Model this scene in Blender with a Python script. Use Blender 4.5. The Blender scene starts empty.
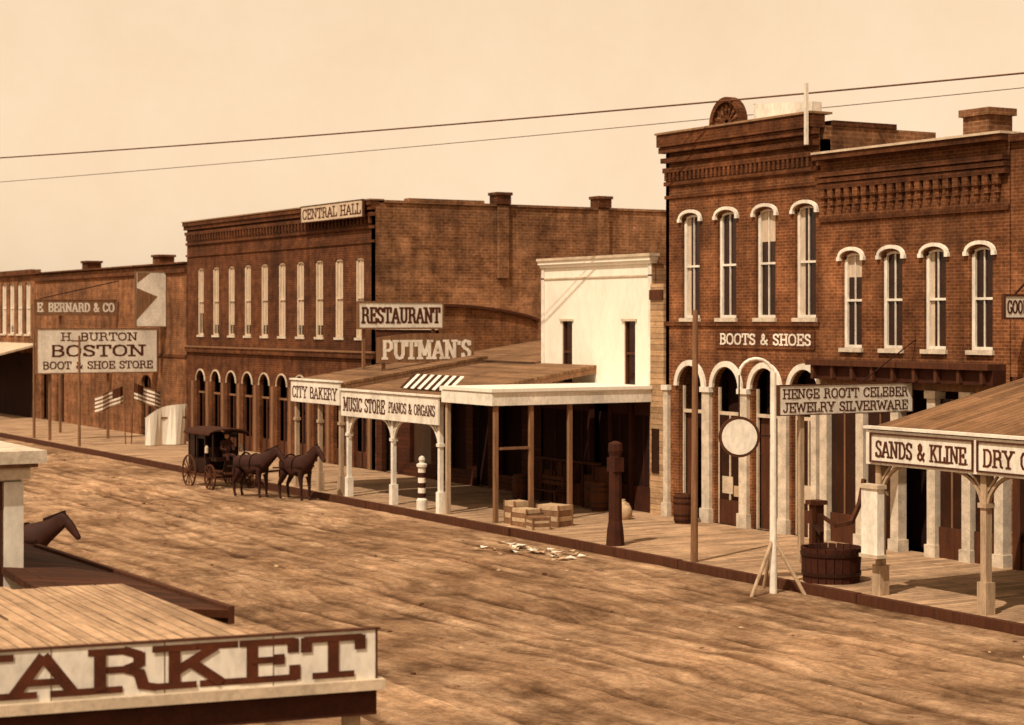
import bpy, math, random
from mathutils import Vector, Matrix, noise as mn
random.seed(7)
S=1.2
D=bpy.data; C=bpy.context
col=C.scene.collection
# ------------------------------------------------------------ materials
def newmat(name):
    m=D.materials.new(name); m.use_nodes=True
    nt=m.node_tree; b=nt.nodes['Principled BSDF']
    return m,nt,b
def N(nt,t,**k):
    n=nt.nodes.new(t)
    for a,v in k.items(): setattr(n,a,v)
    return n
def coords(nt,scale=(1,1,1)):
    tc=N(nt,'ShaderNodeTexCoord'); mp=N(nt,'ShaderNodeMapping')
    mp.inputs['Scale'].default_value=scale
    nt.links.new(tc.outputs['Object'],mp.inputs['Vector'])
    return mp.outputs['Vector']
def rampnode(nt,fac,stops):
    r=N(nt,'ShaderNodeValToRGB')
    e=r.color_ramp.elements
    e[0].position=stops[0][0]; e[0].color=(*stops[0][1],1)
    e[1].position=stops[-1][0]; e[1].color=(*stops[-1][1],1)
    for p,c in stops[1:-1]:
        x=e.new(p); x.color=(*c,1)
    nt.links.new(fac,r.inputs['Fac']); return r.outputs['Color']
def mul(c,f): return tuple(min(1,x*f) for x in c)
def mixc(nt,a,b,fac,mode='MULTIPLY'):
    m=N(nt,'ShaderNodeMix',data_type='RGBA',blend_type=mode)
    if isinstance(fac,float): m.inputs[0].default_value=fac
    else: nt.links.new(fac,m.inputs[0])
    for i,s in ((6,a),(7,b)):
        if isinstance(s,tuple): m.inputs[i].default_value=(*s,1)
        else: nt.links.new(s,m.inputs[i])
    return m.outputs[2]
def noise(nt,vec,sc,det=5,rough=.6):
    n=N(nt,'ShaderNodeTexNoise'); n.inputs['Scale'].default_value=sc
    n.inputs['Detail'].default_value=det; n.inputs['Roughness'].default_value=rough
    nt.links.new(vec,n.inputs['Vector']); return n.outputs['Fac']
def bump(nt,b,h,st=.3,d=.02):
    n=N(nt,'ShaderNodeBump'); n.inputs['Strength'].default_value=st; n.inputs['Distance'].default_value=d
    nt.links.new(h,n.inputs['Height']); nt.links.new(n.outputs['Normal'],b.inputs['Normal'])
def paint(name,c,var=.25,sc=3,rough=.8,stretch=(1,1,1),spec=.2):
    m,nt,b=newmat(name); v=coords(nt,stretch)
    f=noise(nt,v,sc); f2=noise(nt,v,sc*9,4)
    c1=rampnode(nt,f,[(.3,mul(c,1-var)),(.7,mul(c,1+var*.4))])
    c2=rampnode(nt,f2,[(.3,(1-var,)*3),(.6,(1,1,1))])
    nt.links.new(mixc(nt,c1,c2,.8),b.inputs['Base Color'])
    b.inputs['Roughness'].default_value=rough; b.inputs['Specular IOR Level'].default_value=spec
    bump(nt,b,f2,.25,.01)
    return m
def brick(name,c1,c2,mo,bs=1.0,stain=.5,fade=.3):
    m,nt,b=newmat(name)
    tc=N(nt,'ShaderNodeTexCoord'); sp=N(nt,'ShaderNodeSeparateXYZ'); nt.links.new(tc.outputs['Object'],sp.inputs[0])
    ad=N(nt,'ShaderNodeMath',operation='ADD'); nt.links.new(sp.outputs[0],ad.inputs[0]); nt.links.new(sp.outputs[1],ad.inputs[1])
    cb=N(nt,'ShaderNodeCombineXYZ'); nt.links.new(ad.outputs[0],cb.inputs[0]); nt.links.new(sp.outputs[2],cb.inputs[1])
    br=N(nt,'ShaderNodeTexBrick'); nt.links.new(cb.outputs[0],br.inputs['Vector'])
    br.inputs['Color1'].default_value=(*c1,1); br.inputs['Color2'].default_value=(*c2,1); br.inputs['Mortar'].default_value=(*mo,1)
    br.inputs['Scale'].default_value=1.0; br.inputs['Brick Width'].default_value=.24*bs; br.inputs['Row Height'].default_value=.085*bs
    br.inputs['Mortar Size'].default_value=.012*bs; br.inputs['Mortar Smooth'].default_value=.3; br.inputs['Bias'].default_value=-.2
    n1=noise(nt,tc.outputs['Object'],.35,6,.65); n2=noise(nt,tc.outputs['Object'],2.2,6,.7); n4=noise(nt,tc.outputs['Object'],9,5,.8)
    mp=N(nt,'ShaderNodeMapping'); mp.inputs['Scale'].default_value=(1.3,1.3,.12); nt.links.new(tc.outputs['Object'],mp.inputs[0])
    n3=noise(nt,mp.outputs[0],1.6,5,.6)
    mp2=N(nt,'ShaderNodeMapping'); mp2.inputs['Scale'].default_value=(.12,.12,2.2); nt.links.new(tc.outputs['Object'],mp2.inputs[0])
    n5=noise(nt,mp2.outputs[0],1.4,5,.7)
    mp3=N(nt,'ShaderNodeMapping'); mp3.inputs['Location'].default_value=(13,7,3); mp3.inputs['Scale'].default_value=(.3,.3,.5); nt.links.new(tc.outputs['Object'],mp3.inputs[0])
    n6=noise(nt,mp3.outputs[0],1.2,8,.72)
    fr_=rampnode(nt,n6,[(.48,(0,0,0)),(.7,(fade,fade,fade))])
    o=mixc(nt,br.outputs['Color'],tuple(x*1.5 for x in mo),fr_,'MIX')
    o=mixc(nt,o,rampnode(nt,n1,[(.3,(1-stain,)*3),(.7,(1.35,1.32,1.28))]),.9)
    o=mixc(nt,o,rampnode(nt,n2,[(.3,(.5,.47,.45)),(.62,(1.25,1.25,1.25))]),.9)
    o=mixc(nt,o,rampnode(nt,n3,[(.35,(.58,.55,.52)),(.6,(1.1,1.1,1.1))]),.85)
    o=mixc(nt,o,rampnode(nt,n4,[(.3,(.55,.53,.5)),(.6,(1.15,1.15,1.15))]),.85)
    o=mixc(nt,o,rampnode(nt,n5,[(.35,(.72,.7,.68)),(.6,(1.12,1.12,1.12))]),.8)
    nt.links.new(o,b.inputs['Base Color']); b.inputs['Roughness'].default_value=.9; b.inputs['Specular IOR Level'].default_value=.15
    bump(nt,b,br.outputs['Fac'],-.5,.01)
    return m
def planks(name,c,axis='x',width=.2,var=.35):
    m,nt,b=newmat(name)
    tc=N(nt,'ShaderNodeTexCoord'); sp=N(nt,'ShaderNodeSeparateXYZ'); nt.links.new(tc.outputs['Object'],sp.inputs[0])
    i={'x':0,'y':1,'z':2}[axis]; j={'x':1,'y':0,'z':0}[axis]
    cb=N(nt,'ShaderNodeCombineXYZ'); nt.links.new(sp.outputs[j],cb.inputs[0]); nt.links.new(sp.outputs[i],cb.inputs[1])
    br=N(nt,'ShaderNodeTexBrick'); nt.links.new(cb.outputs[0],br.inputs['Vector'])
    br.inputs['Color1'].default_value=(*mul(c,1.15),1); br.inputs['Color2'].default_value=(*mul(c,1-var),1); br.inputs['Mortar'].default_value=(*mul(c,.3),1)
    br.inputs['Scale'].default_value=1; br.inputs['Brick Width'].default_value=3.7; br.inputs['Row Height'].default_value=width
    br.inputs['Mortar Size'].default_value=width*.05
    sc=[1,1,1]; sc[i]=12
    mp=N(nt,'ShaderNodeMapping'); mp.inputs['Scale'].default_value=sc; nt.links.new(tc.outputs['Object'],mp.inputs[0])
    n1=noise(nt,mp.outputs[0],1.5,6,.7); n2=noise(nt,tc.outputs['Object'],.8,5); n3=noise(nt,tc.outputs['Object'],7,6,.8)
    o=mixc(nt,br.outputs['Color'],rampnode(nt,n1,[(.3,(.6,.58,.55)),(.65,(1.1,1.1,1.1))]),.9)
    o=mixc(nt,o,rampnode(nt,n2,[(.3,(.65,.62,.6)),(.65,(1.15,1.15,1.15))]),.9)
    o=mixc(nt,o,rampnode(nt,n3,[(.3,(.6,.57,.54)),(.6,(1.1,1.1,1.1))]),.7)
    nt.links.new(o,b.inputs['Base Color']); b.inputs['Roughness'].default_value=.9; b.inputs['Specular IOR Level'].default_value=.15
    bump(nt,b,br.outputs['Fac'],-.4,.015)
    return m
M={}
M['brickA']=brick('brick_red_brown',(.17,.063,.024),(.115,.04,.014),(.24,.11,.05))
M['brickB']=brick('brick_front',(.17,.062,.023),(.11,.037,.013),(.25,.115,.052))
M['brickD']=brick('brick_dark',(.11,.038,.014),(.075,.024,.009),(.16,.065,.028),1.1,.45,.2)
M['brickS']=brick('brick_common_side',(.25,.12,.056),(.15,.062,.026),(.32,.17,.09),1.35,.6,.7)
M['brickF']=brick('brick_far',(.20,.088,.038),(.14,.056,.023),(.26,.125,.06),1.2,.5,.5)
M['trimbrick']=brick('brick_corbel',(.115,.040,.014),(.08,.027,.009),(.15,.06,.025))
M['white']=paint('white_paint_aged',(.80,.72,.60),.28,1.4,.75,(1,1,.5))
M['white2']=paint('white_clapboard_paint',(.80,.73,.61),.12,.9,.75,(1,1,.4))
M['cream']=paint('cream_paint',(.60,.47,.33),.3,2,.8)
M['stone']=paint('stone_trim',(.64,.53,.40),.35,3,.85)
M['dark']=paint('dark_paint_and_shade',(.05,.012,.004),.4,3,.8)  # dark paint, also stands in for shade beneath the canopies
M['letter']=paint('sign_letter_paint',(.09,.022,.007),.4,6,.7)
M['shadeblack']=paint('painted_shade_black',(.022,.004,.001),.5,1,.95)  # near-black sheets: shade inside shops and under canopies put into colour
M['glass']=paint('window_glass',(.03,.008,.003),.5,1.2,.2,spec=.4)
M['curtain']=paint('curtain_cloth',(.60,.47,.34),.3,4,.95,(3,3,.4))
M['wood']=paint('weathered_wood',(.24,.12,.058),.4,3,.9,(3,3,.4))
M['wooddark']=paint('dark_wood',(.085,.027,.010),.4,3,.9,(3,3,.4))
M['shingle']=planks('roof_shingles',(.25,.135,.068),'y',.16,.4)
M['roofplank']=planks('roof_planks',(.46,.30,.18),'y',.13,.2)
M['canopyplank']=planks('canopy_roof_boards',(.24,.125,.06),'x',.2,.3)
M['walkplank']=planks('boardwalk_planks',(.46,.295,.175),'x',.2,.35)
M['siding']=planks('clapboard_siding',(.38,.21,.105),'z',.15,.3)
M['sidinglight']=planks('pale_board_siding',(.52,.33,.18),'z',.17,.3)
M['sidingshade']=planks('shade_toned_boards',(.07,.02,.007),'z',.15,.3)  # siding darkened, porch shade is in the board colour
M['sidingwhite']=planks('white_clapboard',(.76,.66,.52),'z',.16,.10)
M['darkroof']=planks('dark_awning_boards',(.08,.026,.010),'x',.25,.4)
M['tin']=paint('flat_roof_gravel',(.3,.17,.09),.35,1,.9)
M['horse']=paint('horse_coat',(.035,.009,.004),.3,4,.7)
M['mane']=paint('horse_hair',(.015,.004,.002),.3,10,.8)
M['leather']=paint('black_leather',(.02,.006,.003),.3,6,.45)
M['iron']=paint('iron_black',(.03,.009,.004),.3,6,.5)
M['wirem']=paint('wire_weathered',(.13,.05,.022),.3,1,.7)
M['tan']=paint('sacking',(.5,.34,.2),.3,8,.95)
M['coat']=paint('dark_wool',(.04,.012,.006),.3,6,.95)
M['skin']=paint('skin_tone',(.42,.22,.12),.15,9,.6)
M['postwood']=paint('post_cream_paint',(.46,.32,.20),.4,3,.85,(3,3,.5))
def groundmat():
    m,nt,b=newmat('dirt_road')
    tc=N(nt,'ShaderNodeTexCoord'); o=tc.outputs['Object']
    wv=N(nt,'ShaderNodeTexNoise'); wv.inputs['Scale'].default_value=.1; wv.inputs['Detail'].default_value=3; nt.links.new(o,wv.inputs['Vector'])
    va=N(nt,'ShaderNodeVectorMath',operation='MULTIPLY_ADD'); nt.links.new(wv.outputs['Color'],va.inputs[0]); va.inputs[1].default_value=(0,5,0); nt.links.new(o,va.inputs[2]); ow=va.outputs[0]
    n1=noise(nt,o,.16,8,.68)
    mp=N(nt,'ShaderNodeMapping'); mp.inputs['Scale'].default_value=(.07,1.5,1); nt.links.new(ow,mp.inputs[0])
    n2=noise(nt,mp.outputs[0],1.2,7,.7)
    n3=noise(nt,o,.7,8,.78); n4=noise(nt,o,7,7,.85)
    mp2=N(nt,'ShaderNodeMapping'); mp2.inputs['Scale'].default_value=(.25,1.8,1); mp2.inputs['Rotation'].default_value=(0,0,-.35); nt.links.new(ow,mp2.inputs[0])
    n5=noise(nt,mp2.outputs[0],1.1,7,.75)
    sp=N(nt,'ShaderNodeSeparateXYZ'); nt.links.new(o,sp.inputs[0])
    c=rampnode(nt,n2,[(.32,(.27,.15,.078)),(.5,(.40,.245,.14)),(.68,(.54,.355,.215))])
    c=mixc(nt,c,rampnode(nt,n1,[(.36,(.55,.5,.45)),(.52,(1,1,1)),(.66,(1.28,1.28,1.28))]),.95)
    c=mixc(nt,c,rampnode(nt,n3,[(.38,(.55,.5,.46)),(.54,(1.15,1.15,1.15))]),.85)
    c=mixc(nt,c,rampnode(nt,n4,[(.35,(.5,.46,.42)),(.58,(1.18,1.18,1.18))]),.75)
    c=mixc(nt,c,rampnode(nt,n5,[(.38,(.62,.57,.52)),(.54,(1.1,1.1,1.1))]),.85)
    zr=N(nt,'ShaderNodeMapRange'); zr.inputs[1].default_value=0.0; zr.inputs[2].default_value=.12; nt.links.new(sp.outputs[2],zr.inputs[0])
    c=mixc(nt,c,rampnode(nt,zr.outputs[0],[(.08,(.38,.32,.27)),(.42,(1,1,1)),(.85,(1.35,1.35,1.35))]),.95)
    nt.links.new(c,b.inputs['Base Color']); b.inputs['Roughness'].default_value=.95; b.inputs['Specular IOR Level'].default_value=.1
    ad=N(nt,'ShaderNodeMath',operation='ADD'); nt.links.new(n4,ad.inputs[0]); nt.links.new(n3,ad.inputs[1])
    bump(nt,b,ad.outputs[0],.8,.16)
    return m
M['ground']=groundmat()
# ------------------------------------------------------------ mesh builder
class MB:
    def __init__(s,Mx=None):
        s.v=[];s.f=[];s.mi=[];s.mats=[];s.M=Mx or Matrix.Scale(S,4)
    def mat(s,k):
        if k not in s.mats: s.mats.append(k)
        return s.mats.index(k)
    def face(s,pts,k):
        n=len(s.v); s.v+= [Vector(p) for p in pts]; s.f.append(list(range(n,n+len(pts)))); s.mi.append(s.mat(k))
    def hexa(s,p,k):
        n=len(s.v); s.v+=[Vector(q) for q in p]
        for q in ((0,3,2,1),(4,5,6,7),(0,1,5,4),(1,2,6,5),(2,3,7,6),(3,0,4,7)):
            s.f.append([n+i for i in q]); s.mi.append(s.mat(k))
    def box(s,x0,x1,y0,y1,z0,z1,k):
        s.hexa([(x0,y0,z0),(x1,y0,z0),(x1,y1,z0),(x0,y1,z0),(x0,y0,z1),(x1,y0,z1),(x1,y1,z1),(x0,y1,z1)],k)
    def beam(s,p,q,w,h,k,up=(0,0,1)):
        p=Vector(p);q=Vector(q);d=(q-p).normalized();u=Vector(up)
        if abs(d.dot(u))>.95:u=Vector((1,0,0))
        r=d.cross(u).normalized()*w/2;u=r.cross(d).normalized()*h/2
        s.hexa([p-r-u,p+r-u,p+r+u,p-r+u,q-r-u,q+r-u,q+r+u,q-r+u],k)
    def cyl(s,p,q,r0,r1,k,n=12,caps=True):
        p=Vector(p);q=Vector(q);d=(q-p).normalized();u=Vector((0,0,1))
        if abs(d.dot(u))>.95:u=Vector((1,0,0))
        a=d.cross(u).normalized();b=a.cross(d).normalized();m=len(s.v)
        for i in range(n):
            t=2*math.pi*i/n; e=a*math.cos(t)+b*math.sin(t)
            s.v+=[p+e*r0,q+e*r1]
        for i in range(n):
            j=(i+1)%n; s.f.append([m+2*i,m+2*j,m+2*j+1,m+2*i+1]); s.mi.append(s.mat(k))
        if caps:
            s.f.append([m+2*i for i in range(n)][::-1]); s.mi.append(s.mat(k))
            s.f.append([m+2*i+1 for i in range(n)]); s.mi.append(s.mat(k))
    def arc(s,xc,zs,rx,rz,t,y0,y1,k,a0=0,a1=180,n=12):
        P=[]
        for i in range(n+1):
            a=math.radians(a0+(a1-a0)*i/n); P.append((math.cos(a),math.sin(a)))
        for i in range(n):
            c0,s0=P[i];c1,s1=P[i+1]
            I0=(xc+rx*c0,zs+rz*s0);I1=(xc+rx*c1,zs+rz*s1);O0=(xc+(rx+t)*c0,zs+(rz+t)*s0);O1=(xc+(rx+t)*c1,zs+(rz+t)*s1)
            s.hexa([(I0[0],y0,I0[1]),(O0[0],y0,O0[1]),(O1[0],y0,O1[1]),(I1[0],y0,I1[1]),
                    (I0[0],y1,I0[1]),(O0[0],y1,O0[1]),(O1[0],y1,O1[1]),(I1[0],y1,I1[1])],k)
    def lathe(s,c,prof,k,n=16):
        m=len(s.v)
        for r,z in prof:
            for i in range(n):
                a=2*math.pi*i/n; s.v.append(Vector((c[0]+r*math.cos(a),c[1]+r*math.sin(a),c[2]+z)))
        for j in range(len(prof)-1):
            for i in range(n):
                i2=(i+1)%n; s.f.append([m+j*n+i,m+j*n+i2,m+(j+1)*n+i2,m+(j+1)*n+i]); s.mi.append(s.mat(k if isinstance(k,str) else k[j]))
    def wall(s,x0,x1,z0,z1,y,t,ops,k):
        xs=sorted({x0,x1}|{o[0] for o in ops}|{o[1] for o in ops}); zs=sorted({z0,z1}|{o[2] for o in ops}|{o[3] for o in ops})
        for i in range(len(xs)-1):
            for j in range(len(zs)-1):
                cx=(xs[i]+xs[i+1])/2;cz=(zs[j]+zs[j+1])/2
                if any(o[0]<cx<o[1] and o[2]<cz<o[3] for o in ops): continue
                s.face([(xs[i],y,zs[j]),(xs[i+1],y,zs[j]),(xs[i+1],y,zs[j+1]),(xs[i],y,zs[j+1])],k)
        for xa,xb,za,zb,r in ops:
            zt=zb-r
            s.face([(xa,y,za),(xa,y+t,za),(xa,y+t,zt),(xa,y,zt)],k)
            s.face([(xb,y,za),(xb,y,zt),(xb,y+t,zt),(xb,y+t,za)],k)
            s.face([(xa,y,za),(xb,y,za),(xb,y+t,za),(xa,y+t,za)],k)
            if r<=0: s.face([(xa,y,zb),(xa,y+t,zb),(xb,y+t,zb),(xb,y,zb)],k)
            else:
                n=10;xc=(xa+xb)/2;w=(xb-xa)/2
                P=[(xc-w*math.cos(math.pi*i/n),zt+r*math.sin(math.pi*i/n)) for i in range(n+1)]
                for i in range(n):
                    a,b=P[i],P[i+1]
                    s.face([(a[0],y,a[1]),(b[0],y,b[1]),(b[0],y,zb),(a[0],y,zb)],k)
                    s.face([(a[0],y,a[1]),(a[0],y+t,a[1]),(b[0],y+t,b[1]),(b[0],y,b[1])],k)
    def obj(s,name,parent=None,smooth=False,bevel=0):
        me=D.meshes.new(name); me.from_pydata([tuple(s.M@v) for v in s.v],[],s.f)
        for k in s.mats: me.materials.append(M[k])
        me.polygons.foreach_set('material_index',s.mi)
        if smooth: me.polygons.foreach_set('use_smooth',[True]*len(s.f))
        me.update()
        o=D.objects.new(name,me); col.objects.link(o)
        if parent: o.parent=parent
        return o
def empty(name,loc=(0,0,0)):
    e=D.objects.new(name,None); col.objects.link(e); e.empty_display_size=.5; return e
# ------------------------------------------------------------ slab serif lettering
G={
'A':(.82,[[(.1,0),(.41,1)],[(.41,1),(.72,0)],[(.22,.32),(.6,.32)]],[(.1,0),(.72,0)]),
'B':(.74,[[(.18,0),(.18,1)],[(.12,1),(.45,1),(.6,.88),(.6,.66),(.45,.53),(.18,.53)],[(.45,.53),(.64,.4),(.64,.14),(.47,0),(.12,0)]],[]),
'C':(.76,[[(.66,1),(.66,.7)],[(.64,.78),(.55,.95),(.4,1),(.22,.93),(.11,.7),(.11,.3),(.22,.07),(.4,0),(.57,.06),(.67,.25)]],[]),
'D':(.78,[[(.18,0),(.18,1)],[(.1,1),(.42,1),(.6,.88),(.67,.65),(.67,.35),(.6,.12),(.42,0),(.1,0)]],[]),
'E':(.72,[[(.18,0),(.18,1)],[(.06,1),(.64,1),(.64,.74)],[(.06,0),(.66,0),(.66,.28)],[(.18,.52),(.48,.52)],[(.48,.38),(.48,.66)]],[]),
'F':(.68,[[(.18,0),(.18,1)],[(.06,1),(.62,1),(.62,.72)],[(.18,.5),(.46,.5)],[(.46,.36),(.46,.64)]],[(.18,0)]),
'G':(.8,[[(.66,1),(.66,.72)],[(.64,.8),(.55,.95),(.4,1),(.22,.93),(.11,.7),(.11,.3),(.22,.07),(.4,0),(.57,.05),(.66,.18),(.66,.42)]],[(.64,.42)]),
'H':(.86,[[(.18,0),(.18,1)],[(.68,0),(.68,1)],[(.18,.5),(.68,.5)]],[(.18,0),(.18,1),(.68,0),(.68,1)]),
'I':(.4,[[(.2,0),(.2,1)]],[(.2,0),(.2,1)]),
'J':(.62,[[(.45,1),(.45,.2),(.36,.03),(.2,0),(.1,.12),(.1,.25)]],[(.45,1)]),
'K':(.86,[[(.18,0),(.18,1)],[(.2,.38),(.64,1)],[(.36,.6),(.7,0)]],[(.18,0),(.18,1),(.64,1),(.7,0)]),
'L':(.68,[[(.18,0),(.18,1)],[(.06,0),(.62,0),(.62,.3)]],[(.18,1)]),
'M':(1.0,[[(.18,0),(.18,1)],[(.82,0),(.82,1)],[(.2,1),(.5,.15)],[(.5,.15),(.8,1)]],[(.18,0),(.14,1),(.82,0),(.86,1)]),
'N':(.88,[[(.18,0),(.18,1)],[(.7,0),(.7,1)],[(.18,1),(.7,0)]],[(.18,0),(.12,1),(.7,1)]),
'O':(.82,[[(.41,1),(.22,.93),(.11,.7),(.11,.3),(.22,.07),(.41,0),(.6,.07),(.71,.3),(.71,.7),(.6,.93),(.41,1)]],[]),
'P':(.72,[[(.18,0),(.18,1)],[(.1,1),(.45,1),(.62,.88),(.62,.6),(.45,.46),(.18,.46)]],[(.18,0)]),
'R':(.8,[[(.18,0),(.18,1)],[(.08,1),(.46,1),(.6,.88),(.6,.64),(.46,.52),(.18,.52)],[(.46,.52),(.6,.4),(.64,.06),(.76,0)]],[(.18,0)]),
'S':(.68,[[(.56,1),(.56,.72)],[(.56,.78),(.45,.97),(.3,1),(.14,.9),(.12,.7),(.24,.57),(.44,.47),(.57,.33),(.55,.1),(.38,0),(.22,.03),(.11,.22)],[(.11,0),(.11,.28)]],[]),
'T':(.76,[[(.38,0),(.38,1)],[(.07,.72),(.07,1),(.69,1),(.69,.72)]],[(.38,0)]),
'U':(.84,[[(.18,1),(.18,.25),(.28,.05),(.43,0),(.58,.05),(.66,.25),(.66,1)]],[(.18,1),(.66,1)]),
'V':(.8,[[(.1,1),(.4,0)],[(.4,0),(.7,1)]],[(.1,1),(.7,1)]),
'W':(1.1,[[(.1,1),(.32,0)],[(.32,0),(.55,.9)],[(.55,.9),(.78,0)],[(.78,0),(1.0,1)]],[(.1,1),(1.0,1)]),
'Y':(.8,[[(.1,1),(.4,.48)],[(.7,1),(.4,.48)],[(.4,.48),(.4,0)]],[(.1,1),(.7,1),(.4,0)]),
'&':(.8,[[(.72,.45),(.5,.1),(.32,0),(.14,.1),(.12,.3),(.3,.5),(.45,.68),(.45,.88),(.33,1),(.2,.88),(.22,.68),(.72,0)]],[]),
'.':(.26,[[(.08,0),(.08,.06)]],[]), "'":(.28,[[(.14,1),(.12,.75)]],[]), '-':(.5,[[(.1,.5),(.4,.5)]],[]), ' ':(.45,[],[])}
def text(mb,st,o,r,u,n,h,w,k='letter',wt=.2,th=.12,ser=.32):
    o=Vector(o);r=Vector(r);u=Vector(u);n=Vector(n)
    tot=sum(G[c][0] for c in st); sx=w/tot; x=0; kk=0
    tv=min(wt*h,.2*sx*1.15 if wt>.15 else wt*sx*1.2); tv=max(tv,wt*.6*h if wt*.6*h<.24*sx else .24*sx); tt=th*h
    def quad(a,b,half,ext):
        nonlocal kk
        d=(b-a); L=d.length
        if L<1e-6: return
        d/=L; p=Vector((-d.y,d.x)); a=a-d*ext; b=b+d*ext
        off=n*(.003+.0007*(kk%14)); kk+=1
        mb.face([o+r*q.x+u*q.y+off for q in (a-p*half,b-p*half,b+p*half,a+p*half)],k)
    for c in st:
        wd,pls,sers=G[c]
        def P(q): return Vector(((x+q[0])*sx, tt/2+q[1]*(h-tt)))
        for pl in pls:
            for a,b in zip(pl[:-1],pl[1:]):
                A,B=P(a),P(b);d=B-A
                vert=abs(d.y)/(d.length+1e-9)
                half=(tt+(tv-tt)*vert)/2
                quad(A,B,half,tt*.35 if len(pl)>2 else 0)
        for q in sers:
            A=P(q); hw=ser*sx*.5+tv*.25
            quad(Vector((A.x-hw,A.y)),Vector((A.x+hw,A.y)),tt/2,0)
        x+=wd
RX=((1,0,0),(0,0,1),(0,-1,0))
RY=((0,1,0),(0,0,1),(1,0,0))
def board_x(mb,x,y0,y1,z0,z1,bg='white',fr='wooddark',t=.05,b=.04):
    mb.box(x-t,x,y0,y1,z0,z1,bg)
    mb.box(x-t-.01,x+.015,y0-b,y0,z0-b,z1+b,fr); mb.box(x-t-.01,x+.015,y1,y1+b,z0-b,z1+b,fr)
    mb.box(x-t-.01,x+.015,y0,y1,z1,z1+b,fr); mb.box(x-t-.01,x+.015,y0,y1,z0-b,z0,fr)
def board_y(mb,y,x0,x1,z0,z1,bg='white',fr='wooddark',t=.05,b=.03):
    mb.box(x0,x1,y,y+t,z0,z1,bg)
    mb.box(x0-b,x0,y-.015,y+t+.01,z0-b,z1+b,fr); mb.box(x1,x1+b,y-.015,y+t+.01,z0-b,z1+b,fr)
    mb.box(x0,x1,y-.015,y+t+.01,z1,z1+b,fr); mb.box(x0,x1,y-.015,y+t+.01,z0-b,z0,fr)
def window(fr,gl,xc,w,z0,z1,y,t=.13,rise=.12,style=0,fk='white',sill=True):
    a,b=xc-w/2,xc+w/2; yy=y+t-.03
    gl.face([(a-.02,y+t,z0-.02),(b+.02,y+t,z0-.02),(b+.02,y+t,z1+.02),(a-.02,y+t,z1+.02)],'glass')
    s=.05
    fr.box(a,a+s*1.7,yy-.03,yy+.025,z0,z1-rise*.5,fk); fr.box(b-s*.8,b,yy-.03,yy+.025,z0,z1-rise*.5,fk)
    fr.box(a+s*1.7,b-s*.8,yy-.03,yy+.025,z0,z0+s*1.3,fk)
    zm=(z0+z1)/2
    fr.box(a+s*1.7,b-s*.8,yy-.025,yy+.025,zm-.025,zm+.025,fk)
    fr.box(xc-.01,xc+.01,yy-.012,yy+.024,z0+s*1.3,zm-.025,fk); fr.box(xc-.01,xc+.01,yy-.012,yy+.024,zm+.025,z1,fk)
    fr.arc(xc,z1-rise,w/2-s,max(rise-s,.01),s,yy-.03,yy+.02,fk,n=8)
    if style==1: gl.face([(a+s,yy+.027,z0+.02),(a+s+w*.22,yy+.027,z0+.02),(a+s+w*.22,yy+.027,z1),(a+s,yy+.027,z1)],'curtain')
    if style==2: gl.face([(a+s,yy+.027,zm+.5),(b-s,yy+.027,zm+.5),(b-s,yy+.027,z1),(a+s,yy+.027,z1)],'curtain')
    if style==3:
        zz=z0+.05+random.choice([0,0,.1,.35,.8]); gl.face([(a+s,yy+.027,zz),(b-s,yy+.027,zz),(b-s,yy+.027,z1),(a+s,yy+.027,z1)],'curtain')
    if sill: fr.box(a-.05,b+.05,y-.07,y+.0,z0-.09,z0-.002,'stone')
F=27.0
def shell(mb,x0,x1,yb,ztop,zb,k,ks,roofz,steps=1):
    mb.box(x0,x0+.3,F+.14,yb,0,zb,ks); mb.box(x1-.3,x1,F+.14,yb,0,zb,ks); mb.box(x0+.3,x1-.3,yb-.3,yb,0,zb,ks)
    mb.box(x0+.3,x1-.3,F+.14,yb-.3,roofz-.1,roofz,'tin')
    mb.box(x0,x1,F+.14,F+.3,roofz,ztop,ks)
# ------------------------------------------------------------ ground
g=MB(); g.face([(-500,-300,0),(300,-300,0),(300,500,0),(-500,500,0)],'ground'); g.obj('ground')
def street():
    x0,x1,y0,y1=-112,-8,5.0,22.06
    nx,ny=900,170; V=[];Fc=[]
    ruts=[(8.2,.9),(9.9,1.1),(12.4,.8),(13.9,1.1),(16.2,1.3),(17.8,1.2),(19.6,.9),(11.1,1.6)]
    for i in range(nx+1):
        t=i/nx; x=x1+(x0-x1)*(t**1.35)
        cc=[(ry+1.3*mn.noise((x*.045,k*3.1,1))+.25*mn.noise((x*.2,k*5.,2)), am*(.6+.8*mn.noise((x*.3,k*7.,9)))) for k,(ry,am) in enumerate(ruts)]
        for j in range(ny+1):
            y=y0+(y1-y0)*j/ny
            h=.048+.026*mn.noise((x*.25,y*.6,0))+.026*mn.noise((x*.9,y*1.6,3))+.022*mn.noise((x*2.6,y*3.4,5))
            for c,am in cc:
                for off in (-.62,.62):
                    d=(y-c-off)/.1
                    if abs(d)<3: h+=-.036*am*math.exp(-d*d)+.014*math.exp(-(abs(d)-1.8)**2*2)
            e=min(1,(y-y0)/.4,(y1-y)/.3+.25,(x1-x)/1.5 if x1-x>0 else 0,1)
            V.append((x*S,y*S,max(.004,h*max(e,.1))*S))
    for i in range(nx):
        for j in range(ny):
            a=i*(ny+1)+j; Fc.append((a,a+1,a+ny+2,a+ny+1))
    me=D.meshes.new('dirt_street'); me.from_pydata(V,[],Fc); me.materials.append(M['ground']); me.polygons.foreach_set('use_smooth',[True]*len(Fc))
    col.objects.link(D.objects.new('dirt_street',me))
street()
w=MB(); w.box(-118,8,22.2,27.3,.02,.17,'walkplank'); w.obj('boardwalk')
w=MB(); x=-118
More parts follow.
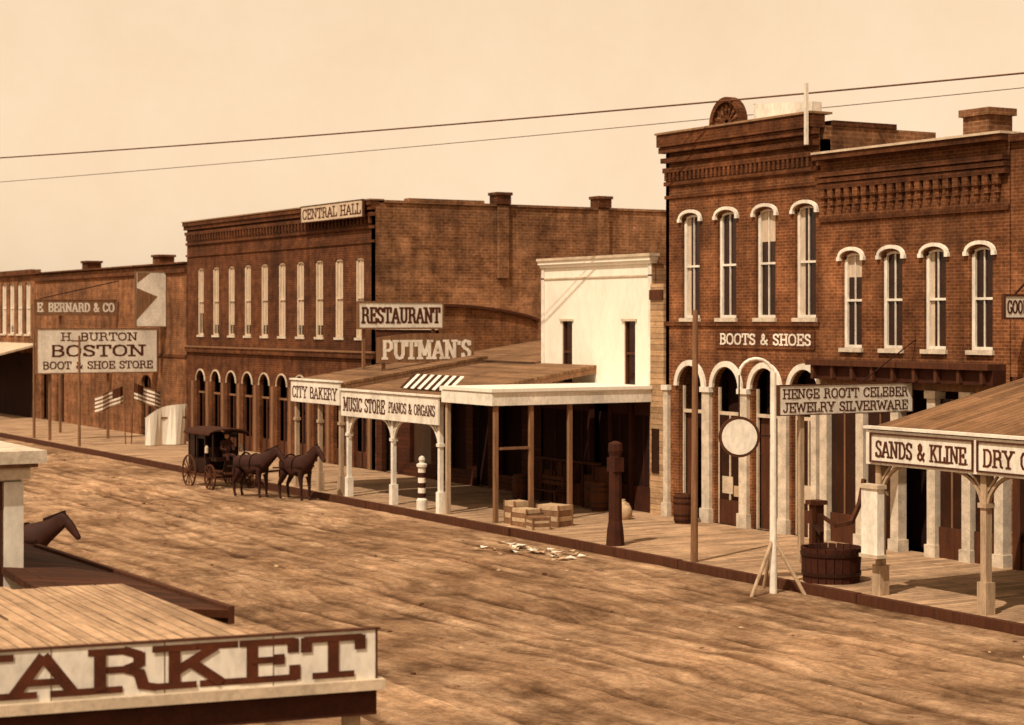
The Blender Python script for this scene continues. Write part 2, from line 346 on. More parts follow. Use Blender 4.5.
while x<8:
    L=random.uniform(2.6,4.2); dy=random.uniform(-.03,.03)
    w.box(x+.01,min(x+L,8)-.01,22.08+dy,22.2,.0,.19+random.uniform(-.01,.015),'wooddark'); x+=L
w.obj('boardwalk_curb_timber')
w=MB(); w.box(-60,-8,2.4,4.9,.02,.17,'walkplank'); w.obj('boardwalk')
# ------------------------------------------------------------ building A
def hood(fr,c,w,zt):
    fr.arc(c,zt-.12,w/2+.02,.14,.075,F-.07,F-.002,'white',0,180,12)
    fr.box(c-w/2-.12,c-w/2-.02,F-.075,F-.003,zt-.2,zt-.12,'white'); fr.box(c+w/2+.02,c+w/2+.12,F-.075,F-.003,zt-.2,zt-.12,'white')
def buildA():
    e=empty('two_storey_brick_store'); x0,x1=-38.6,-32.7
    wl=MB(); fr=MB(); gl=MB(); co=MB()
    cs=[-37.55,-36.1,-34.63,-33.2]; ops=[(c-.36,c+.36,5.05,7.55,.14) for c in cs]
    ar=[(c-.5,c+.5,.17,3.9,.5) for c in cs]
    wl.wall(x0,x1,0,9.25,F,.14,ops+ar,'brickB'); shell(wl,x0,x1,43,9.3,9.0,'brickB','brickS',8.6)
    wl.box(x0-.002,x0+.14,F,F+.14,0,9.25,'brickB')
    for c,s_ in zip(cs,(1,0,2,1)):
        window(fr,gl,c,.72,5.05,7.55,F,style=s_,rise=.14); hood(fr,c,.72,7.58)
    for i,c in enumerate(cs):
        fr.arc(c,3.4,.5,.5,.13,F-.07,F-.002,'white',0,180,16)
        gl.face([(c-.6,F+.5,.17),(c+.6,F+.5,.17),(c+.6,F+.5,4.1),(c-.6,F+.5,4.1)],'shadeblack')
        for q in (-.47,.43): fr.box(c+q,c+q+.04,F+.1,F+.16,.17,3.4,'cream')
        fr.box(c-.43,c+.43,F+.1,F+.15,2.75,2.83,'cream')
        if i in (1,3):
            gl.box(c-.43,c+.43,F+.11,F+.14,.75,2.75,'glass'); fr.box(c-.43,c+.43,F+.1,F+.16,.17,.75,'wooddark')
            fr.box(c-.02,c+.02,F+.085,F+.14,.75,2.75,'cream')
            gl.box(c-.3,c+.1,F+.09,F+.108,.9,1.3,'cream'); gl.box(c+.15,c+.35,F+.09,F+.108,.85,1.1,'tan')
        else: gl.box(c-.43,c-.05,F+.2,F+.24,.17,2.75,'wooddark')
    xs=[x0+.02]+[(a+b)/2 for a,b in zip(cs,cs[1:])]+[x1-.02]
    for i,p in enumerate(xs):
        hw=.15 if 0<i<4 else .18
        a=max(p-hw,x0+.02) ; b=min(p+hw,x1-.02)
        fr.box(a,b,F-.1,F-.002,.17,3.28,'stone'); fr.box(a-.04,b+.04,F-.14,F-.004,3.28,3.4,'white'); fr.box(a-.04,b+.04,F-.14,F-.004,.17,.5,'stone')
    for z,h,d in ((4.86,.1,.05),(7.98,.08,.04),(8.3,.1,.06),(8.62,.12,.09),(8.86,.12,.14),(9.1,.14,.19),(9.25,.3,.24)):
        co.box(x0-d*.3,x1+.0,F-d,F+.001+.14*(z>9.2),z,z+h-.002,'trimbrick')
    n=34
    for i in range(n):
        xx=x0+.05+i*(x1-x0-.1)/n; co.box(xx,xx+.09,F-.085,F-.002,8.42,8.62,'trimbrick')
    co.box(x0-.1,x1+.02,F-.28,F+.34,9.552,9.6,'tin')
    xc=-35.85
    co.arc(xc,9.601,.5,.5,.12,F-.25,F-.05,'trimbrick',0,180,16)
    co.arc(xc,9.601,.02,.02,.48,F-.16,F-.1,'brickS',0,180,16)
    for a in range(15,180,25):
        t=math.radians(a); co.beam((xc,F-.18,9.62),(xc+.5*math.cos(t),F-.18,9.62+.5*math.sin(t)),.04,.05,'trimbrick')
    co.hexa([(-35.1,F+.02,9.602),(-33.0,F+.02,9.602),(-33.0,F+.3,9.602),(-35.1,F+.3,9.602),(-35.1,F+.02,10.0),(-33.0,F+.02,9.85),(-33.0,F+.3,9.85),(-35.1,F+.3,10.0)],'white')
    fr.box(-32.76,-32.69,F-.4,F-.33,8.85,10.2,'white')
    fr.obj('window_frames_and_arches',e); gl.obj('glass_and_curtains',e); co.obj('cornice',e)
    wl.box(x1-.32,x1+.002,F+.3,F+3.4,9.0,9.3,'brickS'); wl.box(x1-.32,x1+.002,F+3.4,F+7.5,9.0,9.18,'brickS')
    wl.box(x1-.34,x1+.03,F+.35,F+2.2,9.302,9.42,'brickD')
    wl.box(x0-.002,x0+.3,F+.3,F+5,9.0,9.3,'brickS')
    wl.obj('walls',e)
    sg=MB(); sg.box(-36.5,-32.85,F-.035,F-.003,4.34,4.76,'brickD')
    text(sg,'BOOTS & SHOES',(-36.35,F-.035,4.42),*RX,.27,3.4,'white',.2,.14); sg.obj('painted_wall_sign',e)
buildA()
def buildB():
    e=empty('corbelled_brick_store'); x0,x1=-32.7,-26.98
    wl=MB(); fr=MB(); gl=MB(); co=MB()
    cs=[-31.63,-30.36,-29.07,-27.76]; ops=[(c-.32,c+.32,4.4,6.45,.14) for c in cs]
    wl.wall(x0,x1,3.75,8.5,F,.14,ops,'brickB'); shell(wl,x0+.01,x1,43,8.5,8.3,'brickB','brickS',8.0)
    for c,s_ in zip(cs,(2,0,1,0)):
        window(fr,gl,c,.64,4.4,6.45,F,style=s_,rise=.14); hood(fr,c,.64,6.48)
    for z,h,d in ((7.15,.1,.05),(7.86,.12,.14),(8.0,.1,.17),(8.12,.1,.2),(8.5,.12,.24)):
        co.box(x0+.02,x1,F-d,F+.001+.28*(z>8.4),z,z+h-.002,'trimbrick')
    co.box(x0+.02,x1+.02,F-.28,F+.3,8.622,8.67,'cream')
    n=20
    for i in range(n):
        xx=x0+.12+i*(x1-x0-.2)/n
        co.box(xx,xx+.16,F-.13,F-.002,7.66,7.86,'brickA'); co.box(xx+.03,xx+.13,F-.09,F-.002,7.5,7.66,'brickA'); co.box(xx+.055,xx+.105,F-.05,F-.002,7.38,7.5,'brickA')
    co.box(x0+.1,x1-.1,F-.5,F-.002,4.02,4.14,'wooddark'); co.box(x0+.1,x1-.1,F-.35,F-.002,3.72,4.02,'dark')
    for i in range(9):
        xx=x0+.25+i*.64; co.box(xx,xx+.08,F-.46,F-.36,3.75,4.018,'wooddark')
    gl.box(x0+.1,x1-.1,F+.9,F+.95,.17,3.7,'shadeblack'); gl.box(x0+.1,x1-.1,F+.01,F+.9,3.55,3.7,'shadeblack')
    for i,xx in enumerate([x0+.2,-31.3,-30.2,-29.1,-28.1,-27.2]):
        fr.box(xx-.12,xx+.12,F-.08,F+.15,.17,3.4,'stone'); fr.box(xx-.16,xx+.16,F-.12,F+.17,3.4,3.56,'stone'); fr.box(xx-.16,xx+.16,F-.12,F+.17,.17,.42,'stone')
    fr.box(x0+.1,x1-.1,F-.04,F+.1,3.56,3.72,'wood')
    for a,b in ((-32.35,-31.45),(-31.15,-30.35),(-28.95,-28.25),(-27.95,-27.35)):
        gl.box(a,b,F+.04,F+.06,.8,3.4,'glass'); fr.box(a,b,F,F+.1,.17,.8,'wooddark'); fr.box((a+b)/2-.02,(a+b)/2+.02,F+.02,F+.07,.8,3.4,'wood')
    co.box(-31.4,-30.6,F+3.0,F+3.7,8.0,9.5,'brickS'); co.box(-31.47,-30.53,F+2.93,F+3.77,9.5,9.66,'brickS')
    wl.obj('walls',e); fr.obj('window_frames_and_columns',e); gl.obj('glass_and_curtains',e); co.obj('cornice',e)
buildB()
def buildC():
    e=empty('brick_dry_goods_store'); x0,x1=-26.96,-14
    wl=MB(); fr=MB(); gl=MB()
    cs=[-25.6+i*1.35 for i in range(8)]; wl.wall(x0,x1,3.9,8.45,F,.14,[(c-.32,c+.32,4.6,6.5,.14) for c in cs],'brickA'); shell(wl,x0,x1,43,8.45,8.3,'brickA','brickS',8.0)
    for c in cs: window(fr,gl,c,.64,4.6,6.5,F,style=1)
    gl.box(x0+.1,x1-.1,F+.6,F+.65,.17,3.9,'shadeblack')
    for i in range(12):
        xx=x0+.2+i*1.12; fr.box(xx-.1,xx+.1,F-.05,F+.15,.17,3.9,'wooddark')
        fr.box(xx+.1,xx+1.02,F,F+.1,.17,.7,'wooddark')
    fr.box(x0+.03,x1,F-.1,F+.14,8.452,8.6,'trimbrick')
    wl.obj('walls',e); fr.obj('frames',e); gl.obj('glass',e)
    s=MB(); board_x(s,-26.3,26.2,F-.06,5.05,5.45); text(s,'GOODS',(-26.3,26.25,5.12),*RY,.26,.65); s.beam((-26.33,26.5,5.5),(-26.33,F,5.9),.03,.03,'iron'); s.obj('hanging_sign')
buildC()
# ------------------------------------------------------------ building D
def buildD():
    e=empty('long_brick_block'); x0,x1=-71.7,-54.8
    wl=MB(); fr=MB(); gl=MB(); co=MB()
    cs=[-70.2+i*1.583 for i in range(10)]
    aops=[(c-.45,c+.45,.17,3.05,.42) for c in cs]
    wl.wall(x0,x1,0,8.7,F,.14,[(c-.3,c+.3,4.42,7.03,.1) for c in cs]+aops,'brickD')
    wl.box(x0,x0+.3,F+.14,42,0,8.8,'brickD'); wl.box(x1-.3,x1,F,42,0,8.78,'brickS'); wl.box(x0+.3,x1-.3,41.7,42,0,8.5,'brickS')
    wl.box(x0+.3,x1-.3,F+.14,41.7,8.2,8.3,'tin'); wl.box(x0+.3,x1-.3,F+.14,F+.3,8.3,8.9,'brickD')
    for i,c in enumerate(cs):
        window(fr,gl,c,.6,4.42,7.03,F,t=.08,style=3,rise=.1,sill=False,fk='cream')
        fr.box(c-.36,c+.36,F-.04,F,4.34,4.418,'stone')
        fr.arc(c,2.63,.45,.42,.05,F-.04,F-.002,'cream',0,180,12)
        gl.face([(c-.6,F+.4,.17),(c+.6,F+.4,.17),(c+.6,F+.4,3.2),(c-.6,F+.4,3.2)],'shadeblack')
        fr.box(c-.45,c+.45,F+.09,F+.13,2.15,2.22,'wood'); fr.box(c-.03,c+.03,F+.09,F+.13,.17,2.15,'wooddark')
        fr.box(c-.42,c+.42,F+.09,F+.13,.17,.7,'wooddark')
    for i in range(11):
        xx=cs[0]-.79+i*1.583; fr.box(max(xx-.1,x0+.02),min(xx+.1,x1-.02),F-.06,F-.003,.17,2.62,'wood')
    co.box(x0,x1,F-.1,F-.002,3.75,3.93,'trimbrick'); co.box(x0,x1,F-.14,F-.002,3.93,3.99,'wood')
    for z,h,d in ((7.5,.08,.05),(7.95,.1,.06),(8.35,.12,.1),(8.55,.15,.14),(8.702,.14,.19)):
        co.box(x0-.03,x1+.01,F-d,F+.001+.13*(z>8.6),z,z+h-.002,'trimbrick')
    for i in range(60):
        xx=x0+.1+i*(x1-x0-.2)/60; co.box(xx,xx+.12,F-.09,F-.002,8.12,8.35,'trimbrick')
    co.box(x0-.06,x1+.03,F-.22,F+.3,8.845,8.89,'tin')
    co.box(x1-.33,x1+.05,F+.31,42,8.782,8.86,'brickS')
    co.box(x1-.34,x1+.03,28.2,31.0,8.862,8.95,'brickS')
    for yc in (31.7,35.7,39.5):
        co.box(x1+.001,x1+.1,yc-.2,yc+.2,6.4,8.78,'brickS'); co.box(x1-.4,x1+.14,yc-.26,yc+.26,8.861,9.15,'brickD'); co.box(x1-.44,x1+.18,yc-.3,yc+.3,9.151,9.25,'brickD')
    sg=MB(); board_y(sg,F-.32,-59.9,-55.1,8.34,8.86,'cream','wooddark',.06,.03)
    text(sg,'CENTRAL HALL',(-59.8,F-.32,8.42),*RX,.36,4.6,'letter',.2,.12); sg.obj('roof_sign',e)
    wl.obj('walls',e); fr.obj('window_frames',e); gl.obj('glass_and_curtains',e); co.obj('cornice',e)
buildD()
def buildF():
    e=empty('far_brick_building'); x0,x1=-92.6,-71.75
    wl=MB(); fr=MB(); gl=MB(); co=MB()
    cs=[-91,-88.5,-76.5]
    wl.wall(x0,x1,0,7.2,F,.14,[(c-.6,c+.6,.17,2.7,.3) for c in cs[:]],'brickF'); shell(wl,x0,x1,40,7.25,7.1,'brickF','brickF',6.8)
    for c in cs:
        gl.face([(c-.7,F+.3,.17),(c+.7,F+.3,.17),(c+.7,F+.3,3),(c-.7,F+.3,3)],'shadeblack'); fr.box(c-.04,c+.04,F+.1,F+.14,.17,2.7,'wooddark')
    co.box(x0,x1,F-.1,F-.002,6.9,7.05,'trimbrick'); co.box(x0-.05,x1,F-.16,F+.2,7.252,7.32,'trimbrick'); co.box(x0,x1,F-.05,F-.002,3.5,3.62,'trimbrick')
    for xx in (-74.5,-79.5,-89.5):
        co.box(xx-.4,xx+.4,F+1.5,F+2.2,6.8,7.75,'brickD'); co.box(xx-.46,xx+.46,F+1.44,F+2.26,7.75,7.85,'brickD')
    wl.obj('walls',e); fr.obj('door_frames',e); gl.obj('openings',e); co.obj('cornice',e)
    e=empty('corner_store_building'); x0,x1=-112,-92.65
    wl=MB(); fr=MB(); gl=MB(); co=MB()
    cs=[-93.9-i*1.45 for i in range(12)]
    wl.wall(x0,x1,0,7.45,F,.14,[(c-.45,c+.45,4.3,6.9,.1) for c in cs],'brickF'); shell(wl,x0,x1,40,7.5,7.3,'brickF','brickF',7)
    for c in cs: window(fr,gl,c,.9,4.3,6.9,F,style=3,rise=.1)
    co.box(x0,x1,F-.2,F-.002,7.25,7.5,'trimbrick')
    co.hexa([(x0,24.4,3.1),(x1+.6,24.4,3.1),(x1+.6,F,3.75),(x0,F,3.75),(x0,24.4,3.2),(x1+.6,24.4,3.2),(x1+.6,F,3.85),(x0,F,3.85)],'cream')
    co.box(x0,x1+.6,24.33,24.398,2.75,3.2,'white')
    co.box(x0,x1,F-.1,F-.01,.17,3.3,'shadeblack')
    for i in range(8): co.box(x1+.4-i*2.4,x1+.52-i*2.4,24.45,24.57,.17,3.1,'postwood')
    wl.obj('walls',e); fr.obj('window_frames',e); gl.obj('glass_and_curtains',e); co.obj('awning_and_shopfront',e)
buildF()
s=MB(); X=-75.
board_x(s,X,21.95,27.0-.08,2.88,4.62,'white','wood',.08,.05)
text(s,'H. BURTON',(X,22.9,4.16),*RY,.34,3.2,wt=.17); text(s,'BOSTON',(X,22.45,3.52),*RY,.48,4.0,wt=.22); text(s,'BOOT & SHOE STORE',(X,22.15,3.02),*RY,.32,4.6,wt=.17)
for y in (22.5,24.9): s.box(X-.2,X-.09,y-.05,y+.05,.17,4.6,'wood')
s.obj('boot_and_shoe_sign')
s=MB(); X=-80.
board_x(s,X,23.3,26.9,5.22,5.85,'wood','wood',.06,.04); text(s,'E. BERNARD & CO',(X,23.4,5.34),*RY,.4,3.4,'white')
s.beam((X-.04,23.5,5.9),(X-.04,F,6.7),.04,.04,'iron'); s.box(X-.2,X-.1,24.4,24.5,.17,5.9,'wood'); s.obj('projecting_shop_sign')
s=MB(); X=-74.
board_x(s,X,25.7,27.0-.05,4.75,6.95,'white','wood',.06,.04)
s.face([(X+.004,25.72,5.0),(X+.004,26.6,5.95),(X+.004,25.72,6.3)],'wood'); s.face([(X+.004,25.75,6.92),(X+.004,26.3,6.92),(X+.004,25.75,6.5)],'wood')
s.obj('upright_painted_sign')
# ------------------------------------------------------------ white false front store
def buildE():
    e=empty('false_front_wooden_store'); x0,x1=-44.5,-39.2
    wl=MB(); fr=MB(); gl=MB()
    ws=[-43.2,-40.2]; wl.wall(x0,x1,3.1,6.42,F,.12,[(c-.25,c+.25,3.34,4.97,0) for c in ws],'white2')
    wl.box(x0,x0+.12,F+.12,F+.5,0,6.42,'siding'); wl.box(x1-.12,x1,F+.003,F+.5,0,6.42,'siding')
    wl.box(x0,x1,F+.1,F+.12,5.0,6.42,'siding')
    wl.box(x0,x0+.1,F+.5,38,0,3.9,'siding'); wl.box(x1-.1,x1,F+.5,38,0,3.9,'siding')
    xm=(x0+x1)/2
    wl.hexa([(x0-.2,F+.5,3.8),(xm,F+.5,5.2),(xm,38,5.2),(x0-.2,38,3.8),(x0-.2,F+.5,3.9),(xm,F+.5,5.3),(xm,38,5.3),(x0-.2,38,3.9)],'shingle')
    wl.hexa([(xm,F+.5,5.2),(x1+.1,F+.5,3.8),(x1+.1,38,3.8),(xm,38,5.2),(xm,F+.5,5.3),(x1+.1,F+.5,3.9),(x1+.1,38,3.9),(xm,38,5.3)],'shingle')
    fr.box(x0-.04,x1+.06,F-.12,F+.14,6.5,6.6,'white2'); fr.box(x0-.02,x1+.03,F-.07,F+.13,6.42,6.5,'white2'); fr.box(x0-.06,x1+.1,F-.16,F+.16,6.6,6.67,'cream')
    fr.box(x0,x1,F-.03,F-.003,6.1,6.14,'cream')
    for xx in (x0,x1-.14): fr.box(xx,xx+.14,F-.03,F-.002,3.4,6.42,'white')
    for c in ws:
        gl.box(c-.25,c+.25,F+.08,F+.1,3.34,4.97,'glass')
        for a in (c-.25,c+.2): fr.box(a,a+.05,F+.03,F+.08,3.34,4.97,'wooddark')
        fr.box(c-.2,c+.2,F+.03,F+.08,4.12,4.18,'wooddark'); fr.box(c-.33,c+.33,F-.05,F-.002,4.97,5.03,'cream'); fr.box(c-.33,c+.33,F-.05,F-.002,3.27,3.34,'cream')
    gl.box(x0,x1,F+.6,F+.65,.17,3.1,'shadeblack')
    for a,b in ((x0,-43.2),(-42.9,-42.1),(-41.1,-40.3),(-40.0,x1)):
        gl.box(a,b,F+.04,F+.07,.8,2.6,'shadeblack'); fr.box(a,b,F,F+.1,.17,.8,'dark'); fr.box((a+b)/2-.02,(a+b)/2+.02,F+.02,F+.035,.8,2.6,'dark'); fr.box(a,b,F,F+.1,2.6,3.1,'dark')  # shopfront coloured near black to deepen the canopy shade
    fr.box(-42.1,-41.1,F+.3,F+.35,.17,2.6,'shadeblack')
    for xx in (-43.05,-42.1,-41.1,-40.15): fr.box(xx-.06,xx+.06,F-.03,F+.12,.17,3.1,'dark')
    wl.obj('walls_and_roof',e); fr.obj('trim',e); gl.obj('windows',e)
    c=MB(); a,b,yf=-41.7,-39.15,22.4
    c.box(a,b,yf,F-.01,3.24,3.28,'white2'); c.box(a-.04,b+.04,yf-.06,F-.012,3.28,3.36,'white2')
    c.box(a,b,yf-.03,yf,2.96,3.24,'white'); c.box(b-.03,b,yf,F-.01,2.96,3.24,'white'); c.box(a,a+.03,yf,F-.01,2.96,3.24,'wooddark')
    c.box(a+.03,b-.03,yf+.02,F-.01,3.2,3.238,'shadeblack')  # ceiling blackened, shade painted on the canopy underside
    for y in (22.52,23.5,24.6): c.box(b-.15,b-.05,y-.05,y+.05,.17,2.96,'wood')
    c.box(a+.04,a+.14,22.46,22.56,.17,2.96,'postwood')
    c.box(b-.13,b-.07,22.57,23.45,1.9,1.96,'wood')
    for i in range(7): c.box(-43.9+i*.5,-43.85+i*.5,26.3,26.35,.17,1.3,'dark')
    c.box(-44.2,-40.6,26.25,26.4,1.3,1.36,'dark')
    # stacked dark goods cases against the shopfront
    for i in range(6): c.box(-44.1+i*.62,-43.55+i*.62,26.45,26.85,.17,.75+.25*(i%3),'wooddark')
    c.obj('sidewalk_canopy',e)
buildE()
s=MB(); s.box(-39.195,-38.62,F-.06,F+.1,0,5.9,'sidinglight'); s.box(-39.1,-38.8,F-.09,F-.062,1.2,2.3,'glass'); s.box(-39.19,-38.62,F-.1,F-.062,5.5,5.75,'wooddark'); s.obj('board_fence_wall')
def canopy(name,x0,x1,yf,zf,zb,posts,fh,txts,roof='shingle',fas='white',braces=True,postk='white',yb=F,pw=.11):
    e=empty(name); m=MB()
    m.hexa([(x0,yf-.15,zf),(x1,yf-.15,zf),(x1,yb,zb),(x0,yb,zb),(x0,yf-.15,zf+.07),(x1,yf-.15,zf+.07),(x1,yb,zb+.07),(x0,yb,zb+.07)],roof)
    m.face([(x0+.02,yf-.12,zf-.012),(x1-.02,yf-.12,zf-.012),(x1-.02,yb,zb-.012),(x0+.02,yb,zb-.012)],'dark')  # underside coloured dark as painted shade below the roof
    n=int((x1-x0)/.7)
    for i in range(n+1):
        xx=x0+.08+i*(x1-x0-.16)/n; m.beam((xx,yf,zf-.07),(xx,yb,zb-.07),.07,.1,'wooddark')
    m.obj('roof',e)
    f=MB(); f.box(x0,x1,yf-.2,yf-.152,zf-fh,zf+.05,fas)
    f.box(x0-.03,x1+.03,yf-.24,yf-.1,zf+.072,zf+.12,fas)
    f.face([(x1-.01,yf-.15,zf-.14),(x1-.01,yf-.15,zf),(x1-.01,yb,zb),(x1-.01,yb,zb-.14)],'wood')
    f.face([(x0+.01,yf-.15,zf-.14),(x0+.01,yf-.15,zf),(x0+.01,yb,zb),(x0+.01,yb,zb-.14)],'wood')
    for st,a,b,zo,h in txts: text(f,st,(a,yf-.2,zf-fh+zo),*RX,h,b-a,'letter',.17,.11)
    f.obj('fascia_sign',e)
    p=MB()
    for xx in posts:
        p.box(xx-pw/2,xx+pw/2,yf-.1,yf-.1+pw,.17,zf-fh*.2,postk); p.box(xx-pw*.8,xx+pw*.8,yf-.1-pw*.3,yf-.1+pw*1.3,.17,.7,postk); p.box(xx-pw*.75,xx+pw*.75,yf-.1-pw*.25,yf-.1+pw*1.25,zf-fh-.55,zf-fh-.47,postk)
    if braces:
        for xx in posts:
            for sg in (-1,1):
                if xx+sg*.5<x0-.05 or xx+sg*.5>x1+.05: continue
                R=.62
                P=[(xx+sg*(.05+R-R*math.cos(t)),zf-fh-R+R*math.sin(t)) for t in [i*math.pi/2/7 for i in range(8)]]
                for a,b in zip(P[:-1],P[1:]): p.beam((a[0],yf-.05,a[1]),(b[0],yf-.05,b[1]),.05,.06,postk,up=(0,1,0))
                p.beam((xx+sg*.05,yf-.05,zf-fh-.28),(xx+sg*.28,yf-.05,zf-fh-.02),.04,.04,postk,up=(0,1,0))
    p.obj('posts_and_brackets',e); return e
canopy('music_store_canopy',-47.4,-41.75,22.5,3.0,3.75,[-47.2,-44.5,-41.9],.62,[('MUSIC STORE',-47.25,-44.7,.14,.38),('PIANOS & ORGANS',-44.5,-41.9,.2,.28)],roof='shingle')
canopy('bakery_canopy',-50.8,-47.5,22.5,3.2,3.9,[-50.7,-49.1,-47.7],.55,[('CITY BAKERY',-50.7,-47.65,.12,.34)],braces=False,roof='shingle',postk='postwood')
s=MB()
for i in range(14):
    a=-45.0+i*.2; s.hexa([(a,22.9,3.2),(a+.19,22.9,3.2),(a+.19,23.3,3.55),(a,23.3,3.55),(a,22.9,3.22),(a+.19,22.9,3.22),(a+.19,23.3,3.57),(a,23.3,3.57)],'white' if i%2 else 'dark')
s.obj('striped_awning_valance')
canopy('dry_goods_canopy',-25.75,-9,22.5,3.02,4.05,[-25.55,-22.98,-20.3,-17.6,-14.9,-12.2],.55,[('SANDS & KLINE.',-25.5,-23.2,.13,.3),('DRY GOODS',-22.9,-20.9,.13,.3)],roof='canopyplank',postk='postwood',pw=.13)
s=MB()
for a,b in ((-25.6,-23.12),(-22.98,-20.6),(-20.5,-18)):
    for z in (2.51,3.0): s.box(a,b,22.27,22.298,z,z+.03,'wooddark')
    s.box(a-.03,a,22.27,22.298,2.51,3.03,'wooddark'); s.box(b,b+.03,22.27,22.298,2.51,3.03,'wooddark')
s.obj('sign_border_moulding')
def buildR():
    e=empty('restaurant_building'); x0,x1=-54.75,-50.5
    wl=MB(); gl=MB()
    wl.wall(x0,x1,0,5.0,F,.14,[(x0+.4,x0+1.5,.17,2.8,0),(-52.4,-51.0,.6,2.8,0)],'sidingshade')
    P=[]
    for i in range(11):
        y=F+i*.35; P.append((y,5.42-.42*(i/10)**2 if i<10 else 4.95))
    for a,b in zip(P[:-1],P[1:]): wl.hexa([(x1-.15,a[0],0),(x1,a[0],0),(x1,b[0],0),(x1-.15,b[0],0),(x1-.15,a[0],a[1]),(x1,a[0],a[1]),(x1,b[0],b[1]),(x1-.15,b[0],b[1])],'brickF')
    for a,b in zip(P[:-1],P[1:]): wl.beam((x1-.05,a[0],a[1]+.03),(x1-.05,b[0],b[1]+.03),.3,.08,'wooddark')
    wl.box(x1-.15,x1,P[-1][0],38,0,4.4,'brickF'); wl.box(x0,x0+.1,F+.14,38,0,4.4,'siding')
    wl.box(x0+.1,x1-.15,F+.2,38,4.2,4.3,'tin'); wl.box(x0,x1,F-.06,F-.002,4.7,5.0,'cream'); wl.box(x0,x1-.16,F+.0,F+.15,5.0,5.4,'siding')
    gl.box(x0+.2,x1-.2,F+.3,F+.33,.17,3,'shadeblack'); gl.box(-52.4,-51.0,F+.08,F+.1,.6,2.8,'glass')
    wl.obj('walls_and_roof',e); gl.obj('windows',e)
    e=empty('music_store_building'); x0,x1=-50.4,-44.55
    wl=MB(); gl=MB()
    wl.wall(x0,x1,0,3.8,F,.14,[(-50,-48.8,.6,2.7,0),(-48.4,-47.5,.17,2.7,0),(-46.9,-45.6,.6,2.7,0)],'sidingshade')
    gl.box(x0+.2,x1-.2,F+.3,F+.33,.17,3,'shadeblack')
    wl.hexa([(x0,F-.2,3.75),(x1,F-.2,3.75),(x1,32,4.5),(x0,32,4.5),(x0,F-.2,3.85),(x1,F-.2,3.85),(x1,32,4.6),(x0,32,4.6)],'shingle')
    wl.hexa([(x0,32,4.5),(x1,32,4.5),(x1,37.5,3.4),(x0,37.5,3.4),(x0,32,4.6),(x1,32,4.6),(x1,37.5,3.5),(x0,37.5,3.5)],'shingle')
    wl.box(x1-.12,x1-.002,F+.14,37,0,3.7,'siding')
    wl.box(-49.3,-48.8,33,33.5,4.0,5.3,'brickD')
    wl.obj('walls_and_roof',e); gl.obj('windows',e)
buildR()
s=MB(); X=-50.
board_x(s,X,24.1,26.85,4.78,5.5,'white','wood',.06,.05); text(s,'RESTAURANT',(X,24.18,4.9),*RY,.48,2.6,wt=.2)
for y in (24.3,26.6): s.box(X-.15,X-.07,y-.04,y+.04,3.4,5.4,'wood')
s.obj('restaurant_sign')
s=MB(); X=-48.5
n=12
for i in range(n):
    y0=23.95+i*3.15/n;y1=y0+3.15/n
    t0=.12*math.sin(i/n*math.pi);t1=.12*math.sin((i+1)/n*math.pi)
    s.hexa([(X-.05,y0,3.78),(X,y0,3.78),(X,y1,3.78),(X-.05,y1,3.78),(X-.05,y0,4.5+t0),(X,y0,4.5+t0),(X,y1,4.5+t1),(X-.05,y1,4.5+t1)],'wood')
text(s,"PUTMAN'S",(X,24.1,3.87),*RY,.56,2.9,'white',.26)
for y in (24.2,26.8): s.box(X-.14,X-.06,y-.04,y+.04,3.3,4.4,'wood')
s.obj('putmans_sign')
s=MB(); X=-29.6
board_x(s,X,23.42,26.87,3.13,3.7,'white','wooddark',.06,.02)
text(s,'HENGE ROOTT CELEBER',(X,23.5,3.44),*RY,.2,3.25,wt=.17); text(s,'JEWELRY SILVERWARE',(X,23.5,3.17),*RY,.2,3.25,wt=.17)
s.box(X-.16,X-.07,24.0,24.1,.17,3.7,'postwood'); s.beam((X-.03,25.5,3.72),(X-.03,F,4.6),.02,.02,'iron'); s.obj('jewelry_sign')
# ------------------------------------------------------------ posts
s=MB(); c=Vector((-27.35,21.5,0))
s.cyl(c,c+Vector((0,0,4.05)),.07,.055,'white',10)
P=[]
lat=Vector((.505,.863,0))
for i in range(9):
    t=math.pi*i/8; P.append(c+Vector((0,0,4.0))-lat*(.31-.31*math.cos(t))+Vector((0,0,.3*math.sin(t))))
for a,b in zip(P[:-1],P[1:]): s.cyl(a,b,.03,.03,'white',8)
for a in (40,160,280):
    d=Vector((math.cos(math.radians(a)),math.sin(math.radians(a)),0)); s.cyl(c+d*.6,c+Vector((0,0,1.05)),.035,.035,'postwood',8)
k=c-lat*.62; s.cyl(k+Vector((0,0,4.0)),k+Vector((0,0,3.2)),.015,.015,'iron',6)
nrm=Vector((.863,-.505,0))
s.cyl(k+Vector((0,0,2.88))-nrm*.05,k+Vector((0,0,2.88))+nrm*.05,.37,.37,'wooddark',32); s.cyl(k+Vector((0,0,2.88))+nrm*.051,k+Vector((0,0,2.88))+nrm*.058,.32,.32,'white',32)
s.cyl(k+Vector((0,0,2.88))-nrm*.058,k+Vector((0,0,2.88))-nrm*.051,.32,.32,'white',32)
s.beam(c+Vector((0,0,2.9)),k+Vector((0,0,2.9))+lat*.35,.03,.03,'iron')
s.obj('post_with_round_hanging_sign')
s=MB(); s.cyl((-30.9,22.3,.1),(-30.86,22.3,5.2),.075,.055,'wood',10); s.obj('wooden_pole')
s=MB(); s.lathe((-34.05,22.5,.1),[(.21,0),(.18,.4),(.15,.6),(.13,2.0),(.16,2.1),(.15,2.25),(.05,2.3),(0,2.3)],'dark',9)
s.box(-34.2,-33.9,22.38,22.62,1.75,2.05,'dark'); s.obj('hitching_post')
